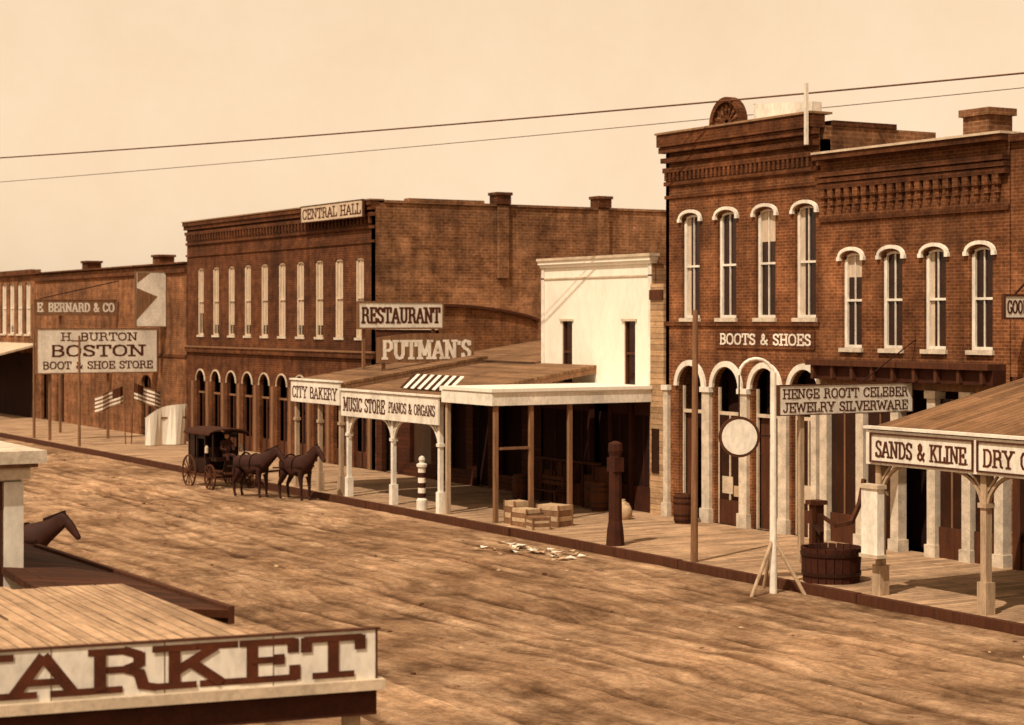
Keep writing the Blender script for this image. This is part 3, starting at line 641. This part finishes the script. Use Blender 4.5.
for xx in (-71,-77): 
    s=MB(); s.cyl((xx,22.4,.1),(xx,22.4,4.4),.06,.045,'wood',8); s.beam((xx,22.1,4.2),(xx,22.7,4.2),.06,.06,'wood'); s.obj('wooden_pole')
s=MB(); s.box(-25.76,-25.34,22.2,22.36,.9,2.05,'white'); s.box(-25.79,-25.31,22.17,22.39,2.05,2.12,'cream'); s.box(-25.79,-25.31,22.17,22.39,.84,.9,'cream'); s.obj('white_post_sign')
s=MB(); cx,cy=-27.35,22.85
n=22
for i in range(n):
    a=2*math.pi*i/n; b=2*math.pi*(i+.9)/n
    p=[]
    for z,r in ((.17,.52),(.8,.56)):
        for rr in (r-.04,r):
            for t in (a,b): p.append((cx+rr*math.cos(t),cy+rr*math.sin(t),z+random.uniform(0,.02)*(z>.5)))
    s.hexa([p[0],p[1],p[3],p[2],p[4],p[5],p[7],p[6]],'dark')
s.lathe((cx,cy,0),[(.535,.3),(.55,.3),(.555,.36),(.54,.36)],'iron',24); s.lathe((cx,cy,0),[(.56,.66),(.57,.66),(.575,.72),(.56,.72)],'iron',24)
s.lathe((cx,cy,0),[(0,.66),(.52,.66)],'glass',22)
s.obj('wooden_water_tub')
s=MB(); s.box(-28.3,-28.1,23.1,23.3,.17,1.5,'wooddark'); s.box(-28.35,-28.05,23.05,23.35,1.5,1.58,'wooddark')
s.beam((-28.2,23.15,1.15),(-27.8,23.0,1.0),.08,.08,'iron')
P=[(-28.2,23.2,1.35),(-28.0,23.5,1.1),(-27.9,23.8,1.15),(-27.95,24.05,1.5),(-28,24.2,1.95)]
for a,b in zip(P[:-1],P[1:]): s.beam(a,b,.07,.08,'wooddark')
s.box(-28.4,-28.0,23.0,23.1,.17,.5,'wooddark'); s.obj('water_pump')
s=MB(); prof=[(.14,0),(.14,.25),(.1,.3)];ks=['white','white']
z=.3
for i in range(6):
    prof.append((.1,z+.13)); ks.append('dark' if i%2==0 else 'white'); z+=.13
prof+= [(.14,z+.02),(.14,z+.08),(.06,z+.12),(.09,z+.2),(.06,z+.27),(0,z+.3)]; ks+=['white']*6
s.lathe((-42.9,22.45,.17),prof,ks,14); s.obj('barber_pole')
def crate(x,y,w,d,h,rot=0,name='wooden_crate'):
    m=MB(Matrix.Translation((x*S,y*S,.17*S))@Matrix.Rotation(rot,4,'Z'))
    n=4
    for i in range(n):
        z0=i*h/n; m.box(-w/2,w/2,-d/2,d/2,z0+.006,z0+h/n-.006,'tan' if (i+int(x*7))%2 else 'wood')
    for a in (-w/2,w/2):
        for b in (-d/2,d/2): m.box(a-.02,a+.02,b-.02,b+.02,0,h+.01,'wood')
    m.obj(name)
crate(-38.3,22.8,.7,.5,.5,.1);crate(-37.6,22.7,.6,.5,.35,-.2);crate(-38.0,23.4,.8,.6,.6,.3);crate(-38.9,22.9,.5,.5,.65,.05)
def barrel(x,y,h=.85,r=.28):
    m=MB(Matrix.Translation((x*S,y*S,.17*S)))
    m.lathe((0,0,0),[(r*.82,0),(r*.95,h*.2),(r,h*.5),(r*.95,h*.8),(r*.82,h),(r*.78,h),(r*.76,h-.04),(0,h-.04)],'wooddark',16)
    for z,rr in ((.12,.93),(.3,.99),(.7,.99),(.88,.93)): m.lathe((0,0,0),[(r*rr,h*z-.02),(r*rr+.012,h*z-.02),(r*rr+.012,h*z+.02),(r*rr,h*z+.02)],'iron',16)
    m.obj('wooden_barrel')
for p in ((-36.9,26.3),(-40.4,26.2),(-43.8,25.9),(-41.0,26.4)): barrel(*p)
def sack(x,y):
    m=MB(Matrix.Translation((x*S,y*S,.17*S))); m.lathe((0,0,0),[(.2,0),(.26,.1),(.27,.25),(.2,.4),(.08,.46),(.1,.52),(0,.5)],'tan',12); m.obj('grain_sack',smooth=True)
for p in ((-38.4,25.6),(-38.9,25.9)): sack(*p)
def bench(x,y):
    m=MB(Matrix.Translation((x*S,y*S,.17*S)))
    for i in range(3): m.box(-.8,.8,-.2+i*.14,-.08+i*.14,.42,.46,'wooddark')
    for i in range(2): m.box(-.8,.8,.2,.23,.6+i*.16,.72+i*.16,'wooddark')
    for xx in (-.7,.7): m.box(xx-.03,xx+.03,-.18,-.12,0,.42,'wooddark'); m.box(xx-.03,xx+.03,.14,.2,0,.9,'wooddark'); m.box(xx-.03,xx+.03,-.12,.14,.34,.4,'wooddark')
    m.obj('wooden_bench')
bench(-42.6,26.0)
s=MB()
for i in range(44):
    x=-34.9+random.gauss(0,.85);y=20.95+random.gauss(0,.3);a=random.uniform(0,3.1);w_=random.uniform(.04,.17);h_=random.uniform(.03,.1)
    d=Vector((math.cos(a),math.sin(a),0))*w_;e_=Vector((-math.sin(a),math.cos(a),0))*h_;c=Vector((x,y,.075))
    s.face([c-d-e_,c+d-e_+Vector((0,0,.03)),c+d+e_,c-d+e_+Vector((0,0,.04))],('white','tan','tan')[i%3])
s.obj('paper_litter')
s=MB()
for i in range(520):
    x=random.uniform(-75,-10);y=random.uniform(6,22);r=random.uniform(.015,.05)
    s.lathe((x,y,.035),[(r*1.3,-.01),(r,r*.5),(0,r*.7)],('wooddark','tan','wood')[i%3],6)
s.obj('road_stones')
s=MB(); X=-69.8; n=10
for i in range(n):
    y0=24.6+i*1.7/n;y1=y0+1.7/n; b0=.12*math.sin(i*1.1);b1=.12*math.sin((i+1)*1.1); z0=1.75-.5*(1-i/n)**3;z1=1.75-.5*(1-(i+1)/n)**3
    s.face([(X+b0,y0,.2),(X+b1,y1,.2),(X+b1*.3,y1,z1),(X+b0*.3,y0,z0)],'white2')
s.box(X-.1,X-.03,24.6,26.3,1.2,1.27,'wood')
for y in (24.65,26.2): s.box(X-.1,X-.03,y,y+.07,.17,1.8,'wood')
s.obj('white_canvas_stand')
def flag(x,y,z,dy,nm='striped_flag'):
    m=MB(); m.cyl((x,y,.17),(x,y+dy*.1,z+1.0),.025,.02,'wood',8)
    L=1.1;n=8
    for j in range(9):
        for i in range(n):
            y0=y+dy*(.1+i*L/n);y1=y+dy*(.1+(i+1)*L/n)
            f=lambda i:.08*math.sin(i*1.3); dz=lambda i:-.05*i
            zt=z+.95-j*.075;zb=zt-.075
            k='white' if j%2 else 'wood'
            if i<3 and j<5:k='wooddark'
            m.face([(x+f(i),y0,zb+dz(i)),(x+f(i+1),y1,zb+dz(i+1)),(x+f(i+1),y1,zt+dz(i+1)),(x+f(i),y0,zt+dz(i))],k)
    m.obj(nm)
flag(-71.2,24.3,1.5,-1);flag(-71.4,24.6,1.6,1)
# ------------------------------------------------------------ wires and poles
def wire(a,b,sag,r,name):
    c=D.curves.new(name,'CURVE'); c.dimensions='3D'; c.bevel_depth=r; c.bevel_resolution=1
    sp=c.splines.new('POLY'); n=40; sp.points.add(n)
    a=Vector(a)*S;b=Vector(b)*S
    for i in range(n+1):
        t=i/n;p=a.lerp(b,t);p.z-=sag*4*t*(1-t); sp.points[i].co=(*p,1)
    c.materials.append(M['wirem']); o=D.objects.new(name,c); col.objects.link(o)
pl=Vector((-74,10.3,0)); pr=Vector((-12,36.8,0))
wire((pl.x,pl.y,10.35),(pr.x,pr.y,10.6),.5,.026,'telegraph_wire')
wire((pl.x-.2,pl.y+.4,9.35),(pr.x-.2,pr.y+.4,10.5),.35,.012,'telegraph_wire')
for p in (pl,pr):
    m=MB(); m.cyl((p.x,p.y,0),(p.x,p.y,10.9),.14,.09,'wood',10); m.beam((p.x-.4,p.y+.8,10.3),(p.x+.4,p.y-.8,10.3),.1,.1,'wood'); m.obj('telegraph_pole')
# ------------------------------------------------------------ horses
def horse(loc,rz,hang=0,name='horse'):
    V=[];R=[];E=[]
    def a(p,r,par=None):
        V.append(p);R.append(r)
        if par is not None:E.append((par,len(V)-1))
        return len(V)-1
    pel=a((-.5,0,1.22),(.27,.30)); bel=a((0,0,1.14),(.30,.33),pel); ch=a((.42,0,1.17),(.28,.33),bel)
    nb=a((.66,0,1.38-.05*hang),(.17,.25),ch); n2=a((.9,0,1.6-.35*hang),(.11,.19),nb); po=a((1.06,0,1.82-.62*hang),(.09,.12),n2)
    hm=a((1.22,0,1.68-.70*hang),(.085,.12),po); mu=a((1.40,0,1.49-.78*hang),(.06,.075),hm); a((1.46,0,1.43-.8*hang),(.055,.06),mu)
    rump=a((-.74,0,1.24),(.17,.21),pel); t1=a((-.87,0,1.1),(.05,.05),rump); t2=a((-.9,0,.8),(.07,.07),t1); a((-.88,0,.5),(.03,.03),t2)
    for s_ in (-1,1):
        h=a((-.58,.14*s_,1.02),(.15,.19),pel); st=a((-.46,.17*s_,.86),(.11,.14),h); hk=a((-.74,.17*s_,.5),(.055,.07),st); ft=a((-.7,.17*s_,.16),(.042,.042),hk); a((-.64,.17*s_,.04),(.06,.06),ft)
        h=a((.42,.15*s_,.98),(.11,.16),ch); el=a((.4,.17*s_,.8),(.08,.1),h); kn=a((.44,.17*s_,.46),(.052,.056),el); ft=a((.43,.17*s_,.15),(.04,.04),kn); a((.49,.17*s_,.04),(.058,.058),ft)
        ear=a((1.04,.05*s_,1.93-.62*hang),(.022,.022),po)
    me=D.meshes.new(name); me.from_pydata(V,E,[]); o=D.objects.new(name,me); col.objects.link(o)
    sk=o.modifiers.new('skin','SKIN'); sk.use_smooth_shade=True
    for i,r in enumerate(R):
        d=me.skin_vertices[0].data[i]; d.radius=r; d.use_root=(i==0)
    ss=o.modifiers.new('sub','SUBSURF'); ss.levels=2; ss.render_levels=2
    me.materials.append(M['horse'])
    o.location=loc; o.rotation_euler=(0,0,rz)
    m=MB(Matrix.Identity(4))
    for i in range(7):
        t=i/6; px=.62+.44*t; pz=(1.6+.33*t)-(.05+.57*t)*hang
        m.hexa([(px-.07,-.012,pz-.16),(px+.07,-.012,pz-.12),(px+.07,.012,pz-.12),(px-.07,.012,pz-.16),(px-.09,-.015,pz+.03),(px+.03,-.015,pz+.07),(px+.03,.015,pz+.07),(px-.09,.015,pz+.03)],'mane')
    m.obj('mane',o)
    m=MB(Matrix.Identity(4))
    for xc,ry,rz_,zc in ((.1,.32,.34,1.15),(-.35,.31,.34,1.17)):
        n=18
        for i in range(n):
            t0=2*math.pi*i/n;t1=2*math.pi*(i+1)/n
            m.beam((xc,ry*math.cos(t0),zc+rz_*math.sin(t0)),(xc,ry*math.cos(t1),zc+rz_*math.sin(t1)),.05,.02,'leather',up=(1,0,0))
    for s_ in (-1,1): m.beam((.55,.28*s_,1.15),(-.9,.31*s_,1.05),.03,.05,'leather')
    m.obj('harness',o)
    return o
def P3(x,y,z=.04): return (x*S,y*S,z)
horse(P3(-48.1,21.3),math.radians(14),.1); horse(P3(-49.4,20.55),math.radians(24),.3)
horse(P3(-34.6,9.85),math.radians(40),.3)
# ------------------------------------------------------------ carriage
def carriage(loc,rz):
    e=empty('covered_carriage'); Mx=Matrix.Translation(loc)@Matrix.Rotation(rz,4,'Z')
    b=MB(Mx)
    W=.62
    prof=[(-1.05,.75),(-.95,.55),(-.2,.5),(.15,.62),(.35,.62),(.35,1.05),(-1.1,1.05)]
    for s_ in (-1,1):
        b.face([(x,s_*W,z) for x,z in prof],'leather')
    for a,c in zip(prof,prof[1:]+prof[:1]): b.face([(a[0],-W,a[1]),(c[0],-W,c[1]),(c[0],W,c[1]),(a[0],W,a[1])],'leather')
    for x in (-1.08,-.38,.3):
        for s_ in (-1,1): b.box(x-.035,x+.035,s_*W-.03,s_*W+.03,1.05,1.92,'leather')
    for s_ in (-1,1): b.box(-1.08,-.6,s_*W-.01,s_*W+.012,1.05,1.9,'leather'); b.box(-.38,.3,s_*W-.01,s_*W+.01,1.75,1.9,'leather')
    b.box(-1.1,-1.08,-W,W,1.05,1.9,'leather')
    P=[(-.78,1.9),(-.72,1.98),(-.45,2.06),(0,2.09),(.45,2.06),(.72,1.98),(.78,1.9)]
    for a,c in zip(P[:-1],P[1:]): b.hexa([(-1.25,a[0],a[1]),(.95,a[0],a[1]),(.95,c[0],c[1]),(-1.25,c[0],c[1]),(-1.25,a[0],a[1]+.04),(.95,a[0],a[1]+.04),(.95,c[0],c[1]+.04),(-1.25,c[0],c[1]+.04)],'dark')
    for s_ in (-1,1): b.box(.88,.93,s_*.6-.025,s_*.6+.025,1.0,1.95,'leather')
    b.box(.4,.95,-.5,.5,.98,1.1,'leather'); b.box(.4,.46,-.5,.5,1.1,1.45,'leather'); b.box(.45,1.35,-.42,.42,.6,.66,'wooddark')
    b.hexa([(1.3,-.42,.62),(1.34,-.42,.62),(1.34,.42,.62),(1.3,.42,.62),(1.5,-.42,1.05),(1.54,-.42,1.05),(1.54,.42,1.05),(1.5,.42,1.05)],'leather')
    for s_ in (-1,1): b.lathe((.5,s_*.66,1.25),[(.0,0),(.07,.02),(.07,.2),(.03,.28),(0,.28)],'cream',8)
    b.obj('body',e)
    w_=MB(Mx)
    def wheel(x,y,r):
        n=24
        for i in range(n):
            t0=2*math.pi*i/n;t1=2*math.pi*(i+1)/n
            w_.beam((x+r*math.cos(t0),y,r+r*math.sin(t0)),(x+r*math.cos(t1),y,r+r*math.sin(t1)),.05,.05,'wooddark',up=(0,1,0))
        for i in range(12):
            t=2*math.pi*i/12; w_.beam((x,y,r),(x+r*math.cos(t),y,r+r*math.sin(t)),.03,.03,'wooddark',up=(0,1,0))
        w_.cyl((x,y-.1,r),(x,y+.1,r),.08,.08,'wooddark',12)
    for y in (-.78,.78): wheel(-.75,y,.56); wheel(1.05,y,.44)
    w_.cyl((-.75,-.78,.56),(-.75,.78,.56),.035,.035,'iron',8); w_.cyl((1.05,-.78,.44),(1.05,.78,.44),.035,.035,'iron',8)
    w_.beam((-.75,0,.52),(1.05,0,.46),.08,.06,'wooddark'); w_.beam((1.05,0,.5),(5.4,-.3,.95),.07,.07,'wooddark'); w_.beam((2.6,-.9,.68),(2.6,.5,.68),.06,.05,'wooddark')
    for y in (-.5,.5):
        for x in (-.75,1.05):
            P=[(x-.4,y,.66),(x,y,.56),(x+.4,y,.66)]
            for a,c in zip(P[:-1],P[1:]): w_.beam(a,c,.05,.03,'iron')
    w_.obj('wheels_and_running_gear',e)
carriage(P3(-53.2,21.0),math.radians(3))
def driver(loc,rz):
    V=[];R=[];E=[]
    def a(p,r,par=None):
        V.append(p);R.append((r,r) if not isinstance(r,tuple) else r)
        if par is not None:E.append((par,len(V)-1))
        return len(V)-1
    pe=a((0,0,.1),(.15,.12));sp=a((.02,0,.35),(.15,.11),pe);ch=a((.02,0,.52),(.17,.12),sp);ne=a((.04,0,.66),.06,ch)
    for s_ in (-1,1):
        sh=a((.02,.17*s_,.55),.075,ch);el=a((.12,.24*s_,.32),.055,sh);a((.38,.12*s_,.3),.04,el)
        h=a((.05,.1*s_,.08),.09,pe);k=a((.42,.13*s_,.1),.075,h);an=a((.5,.13*s_,-.3),.05,k);a((.6,.13*s_,-.34),.045,an)
    me=D.meshes.new('driver');me.from_pydata(V,E,[]);o=D.objects.new('carriage_driver',me);col.objects.link(o)
    o.modifiers.new('skin','SKIN')
    for i,r in enumerate(R):
        d=me.skin_vertices[0].data[i];d.radius=r;d.use_root=(i==0)
    o.modifiers.new('sub','SUBSURF').render_levels=2; me.materials.append(M['coat']); o.location=loc;o.rotation_euler=(0,0,rz)
    m=MB(Matrix.Identity(4)); m.lathe((.06,0,.68),[(.04,0),(.075,.04),(.085,.11),(.075,.17)],'skin',14); m.lathe((.06,0,.84),[(.15,0),(.15,.015),(.085,.02),(.08,.1),(0,.11)],'coat',16)
    m.hexa([(.13,-.015,.75),(.17,-.012,.75),(.17,.012,.75),(.13,.015,.75),(.13,-.01,.8),(.14,-.01,.8),(.14,.01,.8),(.13,.01,.8)],'skin'); m.obj('head_and_hat',o)
driver((-53.2*S+.68,21*S+.04,1.12),math.radians(3))
# ------------------------------------------------------------ foreground market
L=Vector((-12.09,3.30,0));Rr=Vector((-11.68,5.77,0)); r=(Rr-L).normalized(); nn=Vector((r.y,-r.x,0))
def mk():
    e=empty('market_building')
    m=MB()
    A=L-r*1.5
    def slab(p,q,z0,z1,t,k,off=0.):
        a=p+nn*off;b=q+nn*off
        m.hexa([a-nn*t+Vector((0,0,z0)),b-nn*t+Vector((0,0,z0)),b+Vector((0,0,z0)),a+Vector((0,0,z0)),a-nn*t+Vector((0,0,z1)),b-nn*t+Vector((0,0,z1)),b+Vector((0,0,z1)),a+Vector((0,0,z1))],k)
    slab(A,Rr,2.55,2.885,.03,'white'); slab(A,Rr+r*.02,2.885,2.897,.05,'wooddark',.01); slab(A,Rr+r*.04,2.48,2.55,.12,'cream',.05); slab(A,Rr,2.3,2.48,.08,'dark',-.02)
    for q in (0.32,1.05,1.78,2.5): slab(L+r*(q-.006),L+r*q,2.55,2.885,.004,'wooddark',.0025)
    slab(Rr-r*.015,Rr,2.52,2.9,.04,'wooddark',.006)
    tot=sum(G[c][0] for c in 'MARKET'); wA=2.40; full=wA*tot/(tot-1.0)
    text(m,'MARKET',L+r*(2.42-full)+Vector((0,0,2.575)),r,(0,0,1),nn,.29,full,'letter',.27,.15,.42)
    m.obj('market_sign',e)
    m=MB()
    q=L-r*3; B=L+r*1.72
    bk=Vector((-2.6,-.1,0)); up=Vector((0,0,2.86)); up2=Vector((0,0,2.93)); th=Vector((0,0,.05))
    nb=22
    for i in range(nb):
        a0=q+(B-q)*(i/nb)-nn*.06; a1=q+(B-q)*((i+.94)/nb)-nn*.06; j=Vector((0,0,random.uniform(-.008,.008))); jb=Vector((random.uniform(-.06,.06),0,0))
        m.hexa([a0+up-th+j,a1+up-th+j,a1+bk+up2-th+j+jb,a0+bk+up2-th+j+jb,a0+up+j,a1+up+j,a1+bk+up2+j+jb,a0+bk+up2+j+jb],'roofplank')
    m.hexa([q-nn*.08+up-th*1.6,B-r*.04-nn*.08+up-th*1.6,B-r*.04+bk+up2-th*1.6,q+bk+up2-th*1.6,q-nn*.08+up-th*1.3,B-r*.04-nn*.08+up-th*1.3,B-r*.04+bk+up2-th*1.3,q+bk+up2-th*1.3],'wooddark')
    m.obj('canopy_roof',e)
    m=MB()
    m.box(-11.9,-11.8,5.6,5.7,.05,2.3,'postwood'); m.beam((-11.85,5.65,2.4),(-15,5.65,2.4),.1,.12,'wooddark'); m.box(-14.9,-14.8,5.6,5.7,.0,2.3,'postwood')
    m.obj('posts',e)
    m=MB(); m.box(-16.2,-12.2,-4,2.4,0,2.8,'siding'); m.box(-16.3,-12.1,-4.1,2.5,2.8,2.82,'tin'); m.obj('walls',e)
    e=empty('neighbour_wooden_store')
    m=MB(); m.box(-21,-16.4,-3,4.66,.0,3.62,'sidingwhite'); m.box(-21.1,-16.33,-3.1,4.72,3.62,3.72,'cream'); m.box(-21.15,-16.25,-3.2,4.84,3.76,3.87,'stone'); m.box(-21.1,-16.3,-3.15,4.78,3.722,3.758,'wood')
    m.box(-16.398,-16.37,4.5,4.67,0,3.6,'white'); m.box(-16.398,-16.38,4.44,4.49,0,3.6,'wooddark')
    m.obj('walls',e)
    m=MB(); m.hexa([(-18.9,4.67,2.82),(-14.0,4.3,2.80),(-14.0,5.62,2.66),(-18.9,5.5,2.66),(-18.9,4.67,2.88),(-14.0,4.3,2.86),(-14.0,5.62,2.72),(-18.9,5.5,2.72)],'darkroof')
    m.beam((-14.0,5.64,2.68),(-18.9,5.52,2.68),.05,.14,'wooddark')
    for x in (-14.2,-16.5,-18.7): m.box(x-.05,x+.05,5.4,5.5,.0,2.66,'wooddark')
    m.obj('porch_roof',e)
mk()
# ------------------------------------------------------------ light, sky, camera
sv=Vector((.42,-.85,0)).normalized(); el=math.radians(54); sd=Vector((sv.x*math.cos(el),sv.y*math.cos(el),math.sin(el)))
l=D.lights.new('sun','SUN'); l.energy=4.7; l.angle=math.radians(.6); l.color=(1,.87,.71)
o=D.objects.new('sun',l); col.objects.link(o); o.rotation_euler=sd.to_track_quat('Z','Y').to_euler()
wd=D.worlds.new('World'); C.scene.world=wd; wd.use_nodes=True; nt=wd.node_tree
bg=nt.nodes['Background']; sk=N(nt,'ShaderNodeTexSky',sky_type='NISHITA'); sk.sun_disc=False; sk.sun_elevation=el; sk.sun_rotation=math.atan2(sv.x,sv.y)
sk.dust_density=2.0
bw=N(nt,'ShaderNodeRGBToBW'); nt.links.new(sk.outputs[0],bw.inputs[0])
pw=N(nt,'ShaderNodeMath',operation='POWER'); pw.inputs[1].default_value=.25; nt.links.new(bw.outputs[0],pw.inputs[0])
tc=N(nt,'ShaderNodeTexCoord'); nz=noise(nt,tc.outputs['Generated'],5.0,8,.7)
r1=rampnode(nt,nz,[(.3,(.91,.66,.425)),(.7,(1.0,.76,.52))])
mm=mixc(nt,r1,pw.outputs[0],1.0)
nt.links.new(mm,bg.inputs['Color']); bg.inputs['Strength'].default_value=.72
cam=D.cameras.new('camera'); co=D.objects.new('camera',cam); col.objects.link(co); C.scene.camera=co
cam.sensor_width=36; cam.lens=1900/1024*36; cam.shift_y=-(362.5-320)/1024; cam.clip_end=3000; cam.clip_start=.1
cam.dof.use_dof=True; cam.dof.focus_distance=32; cam.dof.aperture_fstop=2.2
co.location=(0,0,5*S); co.rotation_euler=(math.radians(90),0,math.radians(59.66))
C.scene.view_settings.view_transform='Standard'; C.scene.view_settings.look='None'; C.scene.view_settings.exposure=0
